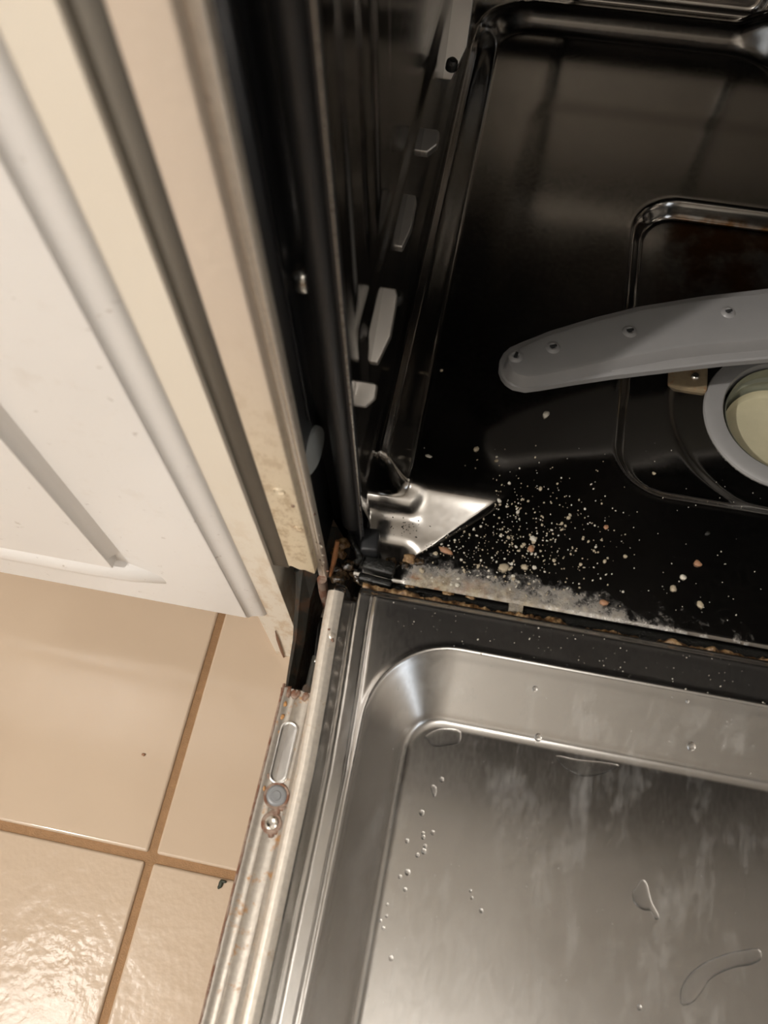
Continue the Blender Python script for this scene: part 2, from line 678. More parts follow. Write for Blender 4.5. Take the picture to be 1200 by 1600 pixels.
# edge moulding: crisp arris, cove, then a rounded nose
w, dp = xc - xd, YC - YF
ogee = [(0.0, 0.0), (.05, .12), (.13, .26), (.25, .36), (.40, .42), (.55, .47), (.70, .53), (.84, .64), (.94, .80), (1.0, 1.0)]
prof = [(xd + a * w, YF + .0008 + b * dp) for a, b in ogee] + [(xc, -.0002), (xd - .001, -.0002)]
em = extrude_profile('edge_moulding', prof, ZB - .0015, ZT, 'z', WHITE, door, sharp=math.radians(50))
# raised field left of it, whose edge slopes down to the right
z0, z1 = float(at_y(0, 866, YF)[2]), float(at_y(0, 837, YF)[2])
FP = .0065
xe0 = float((at_y(0, 685, YF - FP)[0] + at_y(154, 862, YF - FP)[0]) / 2)
box('field_panel', -.62, xe0, YF - FP, YF + .0005, z1 - .002, ZT, WHITE, door, .0003, 1)
w = xe1 - xe0
pm = [(xe0 + a * w, YF - FP + b * FP + .0002) for a, b in [(0, 0), (.03, .12), (.10, .26), (.25, .42), (.45, .58), (.65, .74), (.85, .91), (1, 1)]]
pm += [(xe1, YF + .0009), (xe0 - .001, YF + .0009)]
extrude_profile('panel_moulding', pm, ZE, ZT, 'z', WHITE, door, sharp=math.radians(50))
# horizontal moulding along the foot of the door, fading out to the right
xr = float(at_y(262, 912, YF)[0])
stn = []
verts, faces = [], []
NP = 9
secs = [(-.62, 1), (xr - .05, 1), (xr - .02, .8), (xr - .006, .35), (xr, .04)]
for sx, k in secs:
    for q in range(NP):
        a = q / (NP - 1)
        bulge = math.sin(math.pi * a) ** .7
        verts.append((sx, YF + .0004 - .0078 * k * bulge, z0 + (z1 - z0) * (0.0 + a * (.35 + .65 * k))))
for s_ in range(len(secs) - 1):
    for q in range(NP - 1):
        faces.append((s_ * NP + q, s_ * NP + q + 1, (s_ + 1) * NP + q + 1, (s_ + 1) * NP + q))
from_data('rail_moulding', verts, faces, WHITE, door)

xg = float((at_y(93, 0, 0)[0] + at_y(458, 981, 0)[0]) / 2)     # right edge of the cream board
YB = 0.003                                                    # face of the beige board behind it
xb = float((at_y(273, 0, YB)[0] + at_y(463, 780, YB)[0]) / 2)
zb = float(at_y(476, 891, YB)[2])
print('boards', xg, xb, zb)
frame = box('face_frame', xc - .008, xg, 0.0, .043, 0.0, ZT, CREAM, cab, .0008)
# beige board with a slanting, broken lower end
za, zc_ = zb - .003, zb + .003
bm = bmesh.new()
xbl = float((at_y(150, 0, YB)[0] + at_y(452, 889, YB)[0]) / 2)
bot = [(xbl, zb + .0025), (xbl + .003, zb + .003), (xbl + .007, zb - .0005), (xbl + .010, zb + .0005), (xb - .001, zb - .003), (xb, zb - .001)]
fr = [bm.verts.new((x, YB, z)) for x, z in bot] + [bm.verts.new((xb, YB, ZT)), bm.verts.new((xbl, YB, ZT))]
f = bm.faces.new(fr)
r_ = bmesh.ops.extrude_face_region(bm, geom=[f])
for v in r_['geom']:
    if isinstance(v, bmesh.types.BMVert):
        v.co.y += .016
bmesh.ops.recalc_face_normals(bm, faces=bm.faces)
eds = [e for e in bm.edges if all(abs(v.co.x - xb) < 1e-5 and abs(v.co.y - YB) < 1e-5 for v in e.verts)]
bmesh.ops.bevel(bm, geom=eds, offset=.0018, segments=3, profile=.5, affect='EDGES')
from_bm('side_board', bm, BEIGE, cab, True, math.radians(40))
box('gap_shade_strip', xg - .001, xbl + .001, .0028, .0185, zb, ZT, plain('olive_gap_shade', (.165, .15, .125), .6, 0, .1, 60), cab)  # added strip, its dark olive colour stands in for shade between the boards
# worn knots / screw fillers in the beige board
for px, py, rr in ((436, 767, .0026), (466, 825, .0018), (458, 790, .0008)):
    p = at_y(px, py, YB)
    lathe('filler_plug', [(0, .0004), (rr * .4, .0006), (rr * .7, .0001), (rr, .0007), (rr * 1.15, -.0004)], (p[0], YB, p[2]), (0, -1, 0), RUST_EDGE if rr < .001 else BEIGE, cab, 14)
# carcass behind the door
box('carcass', -.62, xc - .009, .0002, .56, ZB + .01, ZT, OUTER, cab)
box('plinth', -.62, xc - .009, .05, .066, 0, ZB + .012, OUTER, cab)
# peeling sliver at the foot of the cream board
pl = [at_y(430, 985, -.0006), at_y(434, 1000, -.0010), at_y(440, 1018, -.0012), at_y(448, 1038, -.0006)]
verts, faces = [], []
for i, p in enumerate(pl):
    wv = [.0003, .0011, .0011, .0003][i]
    verts += [(p[0] - wv, p[1], p[2]), (p[0], p[1] - .0006, p[2]), (p[0] + wv, p[1], p[2])]
for i in range(len(pl) - 1):
    for k in range(2):
        faces.append((i * 3 + k, i * 3 + k + 1, i * 3 + k + 4, i * 3 + k + 3))
pe = from_data('peeling_edge', verts, faces, plain('brown_peeling_edge', (.22, .11, .06), .6), cab)
pe['label'] = 'thin brown peeling strip at the foot of the cream board'

ct = box('countertop', -.66, 1.2, -.035, .60, .842, .88, COUNTER, None, .002)
tag(ct, 'dark worktop running above the cabinet and dishwasher', 'worktop')

# ------------------------------------------------------------------ dishwasher
dw = empty('dishwasher', (0.25, 0.25, 0.0))
tag(dw, 'open dishwasher with dirty steel tub and lowered door', 'dishwasher')
ZD, ZF = 0.190, 0.180                      # door liner level, tub floor level
TX0, TX1 = -0.001, 0.512
TY1 = 0.528
TOP = 0.80
FC = (0.2500, 0.1730)                      # centre of the filter


def bump2(X, Y, cx, cy, rx, ry):
    return np.exp(-((X - cx) / rx) ** 2 - ((Y - cy) / ry) ** 2)


def smin(a, b, k):
    h = np.clip(.5 + .5 * (b - a) / k, 0, 1)
    return b * (1 - h) + a * h - k * h * (1 - h)


def tub_z(X, Y):
    X, Y = np.asarray(X, float), np.asarray(Y, float)
    z = np.full(np.broadcast(X, Y).shape, ZF)
    # coved sides rising to a rim; a boss at the back right joins the back cove with a fillet
    d = rr_sdf(X, Y, TX0 + .001, TX1 - .001, -.2, TY1 - .006, .045)
    d4 = rr_sdf(X, Y, .244, .52, .350, .62, .03)
    f = smin(-d, d4 + .019, .05)
    rim = .027 - .014 * smooth(.43, .49, Y) * (1 - smooth(.20, .235, X))
    keep = np.maximum(smooth(.0670, .0775, Y), smooth(.05, .1, X))
    z = z + keep * rim * smooth(.021, .004, f)
    z = z + keep * .0022 * np.exp(-((d + .0022) / .0014) ** 2)
    # very shallow pressing outline
    d2 = rr_sdf(X, Y, .052, .5, .119, .42, .03)
    z = z - .0005 * smooth(.010, -.010, d2)
    # sump recess
    d3 = rr_sdf(X, Y, .1405, .40, .0945, .337, .034)
    z = z - .0115 * smooth(.0015, -.0085, d3)
    z = z + .0004 * np.exp(-((d3 - .0015) / .0016) ** 2)
    # ring groove about the filter
    r = np.hypot(X - FC[0], Y - FC[1])
    z = z - .0022 * smooth(.078, .070, r) * smooth(-.006, -.012, d3)
    z = z - .075 * (r < .050)
    # pressed corner by the hinge: a ramp falling towards the front, closed by a slanting edge on its right
    e = -(X - .030) * .67 + (Y - .029) * .74
    e = smin(e, Y - .0165, .006)
    inside = smooth(-.0015, .0035, e)
    yb = np.array([.0, .020, .030, .040, .046, .054, .062, .067, .073, .080, .2])
    da = np.array([.0185, .0185, .0180, .0165, .0135, .0085, .0070, .0045, .0006, .0, .0])
    dbb = np.array([.0215, .0215, .0210, .0170, .0135, .0095, .0055, .0030, .0006, .0, .0])
    yy_ = Y - .002
    pa_ = sum(np.interp(yy_ + o_, yb, da) for o_ in (-.003, -.0015, 0, .0015, .003)) / 5
    pb_ = sum(np.interp(yy_ + o_, yb, dbb) for o_ in (-.003, -.0015, 0, .0015, .003)) / 5
    w_ = smooth(.034, .022, X)
    z = z - inside * (pa_ * w_ + pb_ * (1 - w_)) * smooth(.095, .075, X)
    # the front lip bends down a little
    z = z - .0030 * smooth(.013, .007, Y)
    return z


def dense(a, b, step):
    return np.linspace(a, b, max(2, int(round((b - a) / step)) + 1))


tub = empty('tub')
tub.parent = dw
tub.matrix_parent_inverse = Matrix.Translation(-dw.location)
us = np.concatenate([dense(TX0, .03, .0010)[:-1], dense(.03, .29, .0016)[:-1], dense(.29, TX1, .004)])
vs = np.concatenate([dense(.0108, .10, .0011)[:-1], dense(.10, .36, .0018)[:-1], dense(.36, TY1, .0020)])
tf = grid_mesh('tub_floor', us, vs, lambda U, V: (U, V, tub_z(U, V)), TUB_FLOOR, tub)


# left wall: sheet over (y, z) with vertical creases and a horizontal pressing
def wall_x(Y, Z):
    x = .0015 - .0065 * smooth(.030, .055, Y)
    x = x + .0045 * smooth(.240, .210, Z)
    x = x + .0014 * np.exp(-((Y - .074) / .003) ** 2) * smooth(.33, .36, Z)
    x = x - .0014 * np.exp(-((Y - .100) / .0025) ** 2) * smooth(.33, .36, Z)
    x = x + .0016 * smooth(.118, .122, Y) * smooth(.148, .144, Y) * smooth(.33, .36, Z)
    rail = smooth(.268, .276, Z) * smooth(.326, .312, Z) * smooth(.070, .082, Y)
    x = x + .0030 * rail
    return x


ys = np.concatenate([dense(.0300, .16, .0012)[:-1], dense(.16, TY1, .004)])
zs = np.concatenate([dense(.150, .36, .0015)[:-1], dense(.36, TOP, .006)])
lw = grid_mesh('side_wall', ys, zs, lambda U, V: (wall_x(U, V), U, V), TUB_STEEL, tub)
# pressed metal tabs along the wall rail: pointed towards the front, tilted to it
for px, py, ly, wx, tilt in ((708, 52, .050, .0115, .85), (660, 218, .014, .008, .34), (637, 345, .030, .0045, .30), (596, 508, .038, .0068, .40), (581, 618, .012, .0065, .52)):
    p = at_z(px, py, .296)
    out = [(-.004, ly / 2), (wx * .8, ly / 2), (wx, ly * .42), (wx, -ly * .12), (wx * .40, -ly * .5), (-.004, -ly * .5)]
    bm = bmesh.new()
    f = bm.faces.new([bm.verts.new((x, y, 0)) for x, y in out])
    g_ = bmesh.ops.extrude_face_region(bm, geom=[f])
    for v in g_['geom']:
        if isinstance(v, bmesh.types.BMVert):
            v.co.z -= .006
    bmesh.ops.recalc_face_normals(bm, faces=bm.faces)
    bmesh.ops.bevel(bm, geom=list(bm.edges), offset=.0008, segments=2, profile=.5, affect='EDGES')
    bmesh.ops.rotate(bm, verts=bm.verts, cent=(0, 0, 0), matrix=Matrix.Rotation(tilt, 3, 'X'))
    for v in bm.verts:
        v.co += Vector((-.0015, p[1], .296))
    flat_faces(from_bm('wall_tab', bm, NUB_STEEL, tub, True, math.radians(50)))
for px, py in ((597, 461), (706, 100)):
    p = at_z(px, py, .298)
    lathe('tab_pin', [(0, .0035), (.0022, .0032), (.0034, .0018), (.0036, 0), (.0036, -.003)], (.0045, p[1], .298), (.1, -.1, 1), WETBLACK, tub, 18)
# back wall with a ledge, right wall, roof
def back_y(X, Z):
    y = TY1 + .012 * smooth(.214, .206, Z) * 0 + .010 - .010 * smooth(.232, .200, Z)
    d = rr_sdf(X, Z, .07, .222, .196, .40, .012)
    y = y + .004 * smooth(.003, -.003, d) - .003 * np.exp(-(d / .0025) ** 2)
    return y


xs = np.concatenate([dense(TX0 - .005, .27, .0022)[:-1], dense(.27, TX1 + .005, .008)])
zs2 = np.concatenate([dense(.185, .26, .0016)[:-1], dense(.26, TOP, .008)])
grid_mesh('back_wall', xs, zs2, lambda U, V: (U, back_y(U, V), V), TUB_STEEL, tub)
box('side_wall', TX1, TX1 + .004, .030, TY1 + .012, .185, TOP, TUB_STEEL, tub)
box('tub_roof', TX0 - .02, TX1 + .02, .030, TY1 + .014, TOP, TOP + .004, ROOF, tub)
# black pan under the tub and base housing
box('base_housing', -.018, .53, .03, .55, .012, .095, DARKVOID, dw)

# front sill: dark rubber seal lying in slots between steel tabs
box('hinge_seal', .012, .515, -.004, .0112, .160, .1765, WETBLACK, dw, .002)
tabs = [(.0895, .0975), (.262, .270), (.44, .448)]
for x0, x1 in tabs:
    tb = box('sill_tab', x0, x1, .0050, .0128, .165, .1792, TUB_FLOOR, tub, .0005)

# rusty crust between the seal and the door edge
for k, (xa, xb_, mat, h) in enumerate(((.006, .15, GRIME, 1.0), (.15, .40, GRIME, .8))):
    n = 180
    verts, faces = [], []
    sx = np.linspace(xa, xb_, n)
    cross = [(-.0035, -.0065), (-.0030, -.0010), (-.0015, .0008), (.0005, .0012), (.0022, .0004), (.0034, -.0018), (.0040, -.006)]
    for i, x in enumerate(sx):
        P = np.array([[x, j * .003, 0] for j in range(len(cross))])
        na = (vnoise(P, 95, 3 + k) - .5) * 1.3 + (vnoise(P, 420, 23 + k) - .5) * .7
        nb_ = vnoise(P, 700, 13 + k) - .5
        taper = min(1.0, (xb_ - x) / .05, (x - xa) / .004 + .1)
        wid = 1.0 if x < .12 else .75
        for (cy, cz), u1, u2 in zip(cross, na, nb_):
            verts.append((x, .0024 + cy * wid * .8 + u1 * .0026, .1824 + cz * h * (.4 + .6 * taper) + u1 * .0045 + u2 * .002 - .0015 * (1 - taper)))
    for i in range(n - 1):
        for j in range(len(cross) - 1):
            faces.append((i * 7 + j, i * 7 + j + 1, (i + 1) * 7 + j + 1, (i + 1) * 7 + j))
    c_ = from_data('rust_crust', verts, faces, mat, dw)
    c_['label'] = 'crust of rust and food grime along the hinge line'

# --- frame at the left of the tub: black coated recess, trim strip, gasket
XS = -0.0225
rec = [(XS, .012), (XS, .050), (-.006, .050), (-.006, .034), (.0005, .034), (.0005, .0305), (.0022, .0298), (.0022, .0285), (-.0005, .0285), (-.0009, .032), (-.008, .032), (-.008, .052), (XS - .002, .052), (XS - .002, .012)]
brk = extrude_profile('side_bracket', rec, .165, TOP, 'z', BLACK, dw, sharp=math.radians(30))
lipm = box('tub_lip', .0012, .0020, .0284, .0306, .205, TOP, LIP_STEEL, dw, .0003)
# sheen step inside the recess
box('recess_rib', XS + .0002, XS + .0016, .037, .0395, .30, TOP, BLACK, dw, .0005)
zt_pts = [(-.0055, .036, z) for z in (.198, .25, .40, .60, .775)]
gk = tube('door_gasket', zt_pts, .0062, RUBBER, dw, 16)
# trim strip (bright edge beside the beige board)
xt0, xt1 = -.0212, -.0162
tp = [(xt0 - .0008, .0135), (xt0 - .0006, .0098), (xt0 + .0004, .0082), (xt0 + .0022, .0078), (xt0 + .0030, .0086), (xt0 + .0036, .0080), (xt1 - .0008, .0080), (xt1, .0092), (xt1, .0135)]
tr = extrude_profile('trim_strip', tp, .172, TOP, 'z', TRIM, dw, sharp=math.radians(60))
tr['label'] = 'narrow bright steel edging corroded at its foot'
# corroded flakes at the foot of the trim
for k in range(26):
    z = .176 + .10 * (k / 26) ** 1.5
    lump('rust_flake', (xt0 + .001 + .005 * random.random(), .0084 + .001 * random.random(), z), (.0006 + .0009 * random.random(), .0006, .001 + .0018 * random.random()), RUST_EDGE if k % 3 else TRIM, tr, k, 1)
# screw and plug in the recess
p = at_y(472, 431, .048)
lathe('recess_screw', [(0, .0060), (.0026, .0057), (.0043, .0045), (.0052, .0022), (.0052, 0), (.004, -.004)], (p[0] + .0005, .0475, p[2]), (0.35, -1, 0.1), SCREW, brk, 20)
p = at_x(490, 705, XS + .0012)
pg = lathe('plastic_plug', [(0, .0012), (.010, .0012), (.0122, .0006), (.0126, -.0004), (.0126, -.002)], (XS + .0012, p[1], p[2]), (1, -.15, .05), PLUG, brk, 36)
pg['label'] = 'pale grey round plug in the black recess'

# --- hinge cavity
hz = box('hinge_housing', -.040, -.0085, .014, .048, .045, .158, HINGE, dw, .001)
pa = [(-.0365, .0125, .1705), (-.0330, -.004, .168), (-.0285, -.030, .1665), (-.0262, -.052, .1690), (-.0250, -.062, .1690)]
verts, faces = [], []
wid = [.0135, .0085, .0065, .0050, .0040]
for (x, y, z), wd in zip(pa, wid):
    verts += [(x, y, z), (x + wd * .35, y, z + .0022), (x + wd, y, z - .003), (x + wd, y, z - .055), (x, y, z - .055)]
for i in range(len(pa) - 1):
    for k in range(5):
        l_ = (k + 1) % 5
        faces.append((i * 5 + k, i * 5 + l_, (i + 1) * 5 + l_, (i + 1) * 5 + k))
faces += [tuple(range(5)), tuple(range(20, 25))]
ha = from_data('hinge_arm', verts, faces, HINGE, dw, False)
# worn clip hanging below the trim strip
cl = [at_y(503, 905, .006), at_y(506, 925, .004), at_y(510, 945, .000), at_y(513, 966, -.006)]
tube('hinge_clip', [tuple(q) for q in cl], [.0030, .0032, .0026, .0012], RUST_EDGE, dw, 8)
# floor of the cavity, and the spring rod
box('cavity_floor', -.030, .000, -.060, .006, .095, .100, DARKVOID, dw)
rd = [at_z(494, 1026, .172), at_z(487, 1055, .172), at_z(481, 1082, .172)]
tube('spring_rod', [tuple(q) for q in rd], .0022, HINGE, dw, 10)
p = at_z(497, 1033, .176)
box('spring_tip', p[0] - .0020, p[0] + .0016, p[1] - .0008, p[1] + .0006, p[2] - .001, p[2] + .0006, SCREW, dw, .0003)
p = at_z(482, 1078, .172)
lathe('pivot_washer', [(.001, .001), (.0032, .001), (.0036, 0), (.0036, -.004)], tuple(p), (0, -.3, 1), HINGE, dw, 16)
# black rubber corner pieces at the foot of the gasket
def rbox(name, px, py, z, sx, sy, sz, mat, rot=0.0, bev=.0016):
    p = at_z(px, py, z)
    bm = box_bm(-sx / 2, sx / 2, -sy / 2, sy / 2, -sz, 0, bev, 3)
    bmesh.ops.rotate(bm, verts=bm.verts, cent=(0, 0, 0), matrix=Matrix.Rotation(rot, 3, 'Z'))
    for v in bm.verts:
        v.co += Vector(p)
    return from_bm(name, bm, mat, dw)


rbox('gasket_end', 578, 842, .196, .010, .014, .024, RUBBER, .1)
rbox('gasket_clip', 592, 882, .188, .019, .0082, .016, WETBLACK, -.08)
rbox('gasket_clip', 586, 905, .182, .020, .0050, .012, WETBLACK, -.08)
tube('gasket_curl', [tuple(at_z(x_, y_, .190)) for x_, y_ in ((548, 836), (553, 850), (560, 862), (562, 874), (555, 880))], .0020, WETBLACK, dw, 8)
# grime in the corner
gr = empty('corner_grime')
gr.parent = dw
gr.matrix_parent_inverse = Matrix.Translation(-dw.location)
spots = [(545, 880, .176, .0035, WETGRIME), (530, 900, .174, .004, WETGRIME), (560, 902, .174, .0035, WETGRIME), (528, 862, .180, .0035, GRIME), (537, 848, .182, .003, GRIME), (524, 885, .176, .003, WETGRIME),
         (600, 908, .1765, .0022, WETGRIME), (620, 905, .1765, .0022, GRIME), (646, 902, .177, .0028, GRIME), (660, 912, .176, .0022, GRIME), (575, 916, .175, .0025, GRIME), (640, 915, .176, .0022, GRIME),
         (612, 876, .180, .0022, WETGRIME), (640, 872, .181, .0030, GRIME), (655, 878, .181, .0025, WETGRIME), (632, 882, .181, .002, WETGRIME), (700, 925, .176, .0022, GRIME), (735, 933, .176, .002, GRIME)]
for k, (px, py, z, r, mt) in enumerate(spots):
    p = at_z(px, py, z)
    lump('grime_lump', (p[0], p[1], p[2] - r * .4), (r * 1.3, r, r * .7), mt, gr, k + 40, 3, .5)
# rust streak on the inner face by the hinge
pr = [at_y(527, 845, .020), at_y(523, 870, .014), at_y(516, 900, .010)]
tube('rust_streak', [tuple(q) for q in pr], [.0012, .0016, .001], plain('orange_rust', (.22, .09, .03), .7, 0, .4, 200, .4), gr, 6)

# ------------------------------------------------------------------ the lowered door
BX0, BX1, BY0, BY1 = .0212, .50, -.62, -.0238      # basin rim
CX0, CX1, CY0, CY1 = .0475, .474, -.59, -.0615     # basin floor
BD = 0.025
SHY = np.array([-.70, -.30, -.21, -.10, -.06, -.018, 0.0])
SHX = np.array([.0012, .0012, .0008, .0, -.0018, -.0045, -.0052])


def door_prof(X):
    """height of the liner across its left border, measured in the straightened profile"""
    px = np.array([-.0080, -.0076, -.0068, -.0052, -.0030, -.0005, .0012, .0026, .0034, .0044, .0060, .0084, .0098, .0102, .0108, .0116, .0176, .0184, .0192, .0200, .0212])
    pz = np.array([-.0190, -.0080, -.0022, -.0004, .0004, .0002, -.0006, -.0020, -.0080, -.0150, -.0180, -.0180, -.0165, -.0020, .0002, .0006, .0004, -.0008, -.0010, -.0002, .0000])
    return np.interp(X, px, pz)


def door_z(X, Y):
    X, Y = np.asarray(X, float), np.asarray(Y, float)
    sh = np.interp(Y, SHY, SHX)
    k = smooth(.024, .0205, X)
    z = ZD + door_prof(X - sh) * k
    do = -rr_sdf(X, Y, BX0, BX1, BY0, BY1, .046)
    di = rr_sdf(X, Y, CX0, CX1, CY0, CY1, .017)
    t = np.clip(do / np.maximum(do + np.maximum(di, 0), 1e-6), 0, 1)
    tt = t
    s1 = np.where(do > 0, tt, 0)
    # straight wall, rounded rim and rounded foot
    prof = np.interp(s1, [0, .03, .08, .16, .86, .94, 1.0], [0, .012, .05, .13, .90, .97, 1.0])
    z = z - BD * prof
    z = z + .0009 * np.exp(-((do - .0002) / .0016) ** 2)          # small raised bead along the rim
    z = z - .0006 * np.exp(-((di - .0035) / .0016) ** 2) * (do > 0)
    # rolled upper edge towards the hinge
    z = z - .0040 * smooth(-.0030, .0010, Y) + .0001 * np.exp(-((Y + .0035) / .0014) ** 2)
    return z


xsd = np.concatenate([dense(-.0085, .0225, .00055)[:-1], dense(.0225, .26, .0014)[:-1], dense(.26, .535, .006)])
ysd = np.concatenate([dense(-.66, -.235, .006)[:-1], dense(-.235, -.02, .0014)[:-1], dense(-.02, .0015, .0007)])
dr = grid_mesh('door', xsd, ysd, lambda U, V: (U + 0 * V, V + 0 * U, door_z(U, V)), DOOR_STEEL, dw)
# side flange skin: the pale stained roll at the door's left edge
fl_x = np.linspace(-.0080, .0024, 22)
fl_y = dense(-.66, -.004, .004)
grid_mesh('side_flange', fl_x, fl_y, lambda U, V: (U + np.interp(V, SHY, SHX), V, ZD + door_prof(U) + .00025), FLANGE, dr)
# lower strip beside the flange, carrying the hinge plate
PZ = .1725
spf = [(-.0262, .150), (-.0262, PZ - .001), (-.0256, PZ + .0006), (-.0238, PZ + .0008), (-.0230, PZ), (-.0190, PZ - .0002), (-.0184, PZ + .0006), (-.0178, PZ), (-.0110, PZ), (-.0104, PZ + .0005), (-.0098, PZ), (-.0066, PZ - .001), (-.0066, .150)]
strip = extrude_profile('edge_strip', spf, -.66, -.0585, 'y', HINGE_PLATE, dr, sharp=math.radians(60))
strip['label'] = 'steel side strip with rust spots'
# corroded outer edge of the strip
n = 120
verts, faces = [], []
yy = np.linspace(-.55, -.0565, n)
nz_ = vnoise(np.stack([yy, yy * 0, yy * 0], 1), 380, 9) - .5
for i in range(n):
    w_ = .0006 + .0008 * max(0, nz_[i])
    for dx, dz in ((-.0005, -.012), (-.0007, -.0005), (0, .0010), (w_, .0011), (w_ + .0003, -.0002)):
        verts.append((-.0262 + dx, yy[i], PZ + dz))
for i in range(n - 1):
    for k in range(4):
        faces.append((i * 5 + k, i * 5 + k + 1, (i + 1) * 5 + k + 1, (i + 1) * 5 + k))
from_data('corroded_edge', verts, faces, RUST_EDGE, dr)
# door body and outer decor panel
box('door_body', -.0258, .535, -.66, -.062, .130, .160, DARKVOID, dr)
box('outer_panel', -.0275, .537, -.664, -.058, .112, .131, OUTER, dr, .001)
# pressed slot in the hinge plate
def slot_ring(name, c, hx, hy, mat, z):
    pts = []
    for k in range(28):
        a = 2 * math.pi * k / 28
        sx_ = hx * math.cos(a)
        sy_ = (hy - hx) * (1 if math.sin(a) > 0 else -1) + hx * math.sin(a)
        pts.append((c[0] + sx_, c[1] + sy_))
    bm = bmesh.new()
    rings = []
    for s_, h in ((1.28, .0001), (1.14, .0007), (1.0, .0004), (.8, -.0001 + .0004), (.0, .0003)):
        if s_ == 0:
            rings.append([bm.verts.new((c[0], c[1], z + h))])
        else:
            rr_ = []
            for (x, y) in pts:
                dx, dy = x - c[0], y - c[1]
                rr_.append(bm.verts.new((c[0] + dx + (s_ - 1) * hx * (dx / max(1e-9, math.hypot(dx, 0) or 1)) * abs(dx) / hx, c[1] + dy * (1 + (s_ - 1) * hx / hy), z + h)))
            rings.append(rr_)
    for A, B in zip(rings[:-1], rings[1:]):
        for k in range(28):
            l_ = (k + 1) % 28
            if len(B) == 1:
                bm.faces.new([A[k], A[l_], B[0]])
            else:
                bm.faces.new([A[k], A[l_], B[l_], B[k]])
    bmesh.ops.recalc_face_normals(bm, faces=bm.faces)
    return from_bm(name, bm, mat, dr)


p = at_z(444, 1172, PZ)
slot_ring('pressed_slot', (p[0] + .0002, p[1] - .001), .0040, .0155, DOOR_STEEL, PZ + .0002)
p = at_z(432, 1243, PZ + .001)
cp = lathe('plastic_cap', [(0, .0016), (.0022, .0018), (.0025, .0012), (.0040, .0014), (.0050, .0010), (.0056, .0002), (.0060, -.001)], (p[0], p[1], PZ), (0, 0, 1), CAPGREY, dr, 36)
cp['label'] = 'round grey plastic cap in the side strip'
lathe('cap_seat', [(.0054, .0006), (.0064, .0008), (.0069, .0001)], (p[0], p[1], PZ + .0001), (0, 0, 1), RUST_EDGE, dr, 30)
p = at_z(424, 1286, PZ + .001)
lathe('screw_seat', [(.0, .0003), (.0036, .0008), (.0050, .0007), (.0056, .0001)], (p[0], p[1], PZ), (0, 0, 1), RUST_EDGE, dr, 24)
sc = lathe('screw', [(0, .0008), (.0010, .0009), (.0012, .0020), (.0023, .0024), (.0033, .0018), (.0036, .0006)], (p[0], p[1], PZ), (0, 0, 1), SCREW, dr, 6 * 5)
sc['label'] = 'bright screw head ringed with rust'
for k, (px, py, r) in enumerate(((432, 1265, .0026), (427, 1272, .0022), (440, 1262, .0018), (424, 1301, .0022), (430, 1299, .0016), (421, 1212, .0013), (412, 1232, .0012), (462, 1085, .0024), (448, 1080, .0028), (478, 1088, .002), (441, 1120, .0012), (445, 1100, .0014), (438, 1144, .0013))):
    p = at_z(px, py, PZ)
    lump('rust_scab', (p[0], p[1], PZ), (r, r * 1.2, .0006), RUST_EDGE if k not in (6, 10, 11, 12) else plain('orange_rust_spot', (.40, .20, .07), .6, 0, .3, 300), dr, k + 90, 2)
for k, (px, py, r) in enumerate(((517, 993, .0022), (514, 985, .0014), (519, 1000, .001))):
    p = at_z(px, py, ZD)
    lump('flange_scab', (p[0], p[1], ZD - .0004), (r, r * 1.1, .0012), RUST_EDGE if k else TRIM, dr, k + 130, 2)

# ------------------------------------------------------------------ spray arm
AZ = .235
spray = empty('spray_arm', (.262, .2125, .20))
tag(spray, 'grey plastic spray arm with jet holes above the tub floor', 'spray arm')
low = [(784, 587), (791, 596), (802, 603), (822, 607), (845, 604), (900, 595), (960, 586), (1060, 574), (1130, 566), (1200, 560)]
upp = [(780, 576), (781, 562), (787, 551), (797, 542), (815, 534), (860, 516), (930, 495), (1000, 478), (1100, 462), (1200, 450)]
dlow = [(796, 574), (801, 581), (810, 587), (826, 590), (850, 587), (900, 577), (960, 563), (1060, 545), (1130, 537), (1200, 531)]
dupp = [(793, 567), (792, 560), (795, 553), (802, 546), (817, 538), (860, 519), (930, 498), (1000, 481), (1100, 465), (1200, 453)]
HUB = np.array([.2620, .2125])


def arm_outline(lowp, upp_, z):
    a = [at_z(x, y, z)[:2] for x, y in lowp]
    b = [at_z(x, y, z)[:2] for x, y in upp_]
    half = b[::-1] + a                    # from hub side along the upper edge to the tip and back along the lower edge
    return half, [2 * HUB - q for q in half]


f1, f2 = arm_outline(low, upp, AZ - .010)
d1_, d2_ = arm_outline(dlow, dupp, AZ)
n1 = len(f1)


def loop(bm, pts, z):
    return [bm.verts.new((q[0], q[1], z)) for q in pts]


def inset(pts, k):
    P = np.array(pts)
    out = []
    for i in range(len(P)):
        a, b, c_ = P[i - 1], P[i], P[(i + 1) % len(P)]
        t_ = c_ - a
        nn = np.array([-t_[1], t_[0]])
        nn /= max(np.hypot(*nn), 1e-9)
        out.append(b + nn * k)
    return out


# the outline is one closed loop round both blades
fl = f1 + f2
dk = d1_ + d2_
area2 = sum(fl[i - 1][0] * fl[i][1] - fl[i][0] * fl[i - 1][1] for i in range(len(fl)))
sgn = 1 if area2 > 0 else -1
bm = bmesh.new()
L = [loop(bm, inset(fl, sgn * .002), AZ - .016), loop(bm, fl, AZ - .0145), loop(bm, fl, AZ - .0105), loop(bm, inset(fl, sgn * .0010), AZ - .0095),
     loop(bm, inset(dk, -sgn * .0010), AZ - .0085), loop(bm, dk, AZ - .0035), loop(bm, inset(dk, sgn * .0012), AZ - .0008), loop(bm, inset(dk, sgn * .0030), AZ)]
for A, B in zip(L[:-1], L[1:]):
    for k in range(len(A)):
        l_ = (k + 1) % len(A)
        bm.faces.new([A[k], A[l_], B[l_], B[k]])


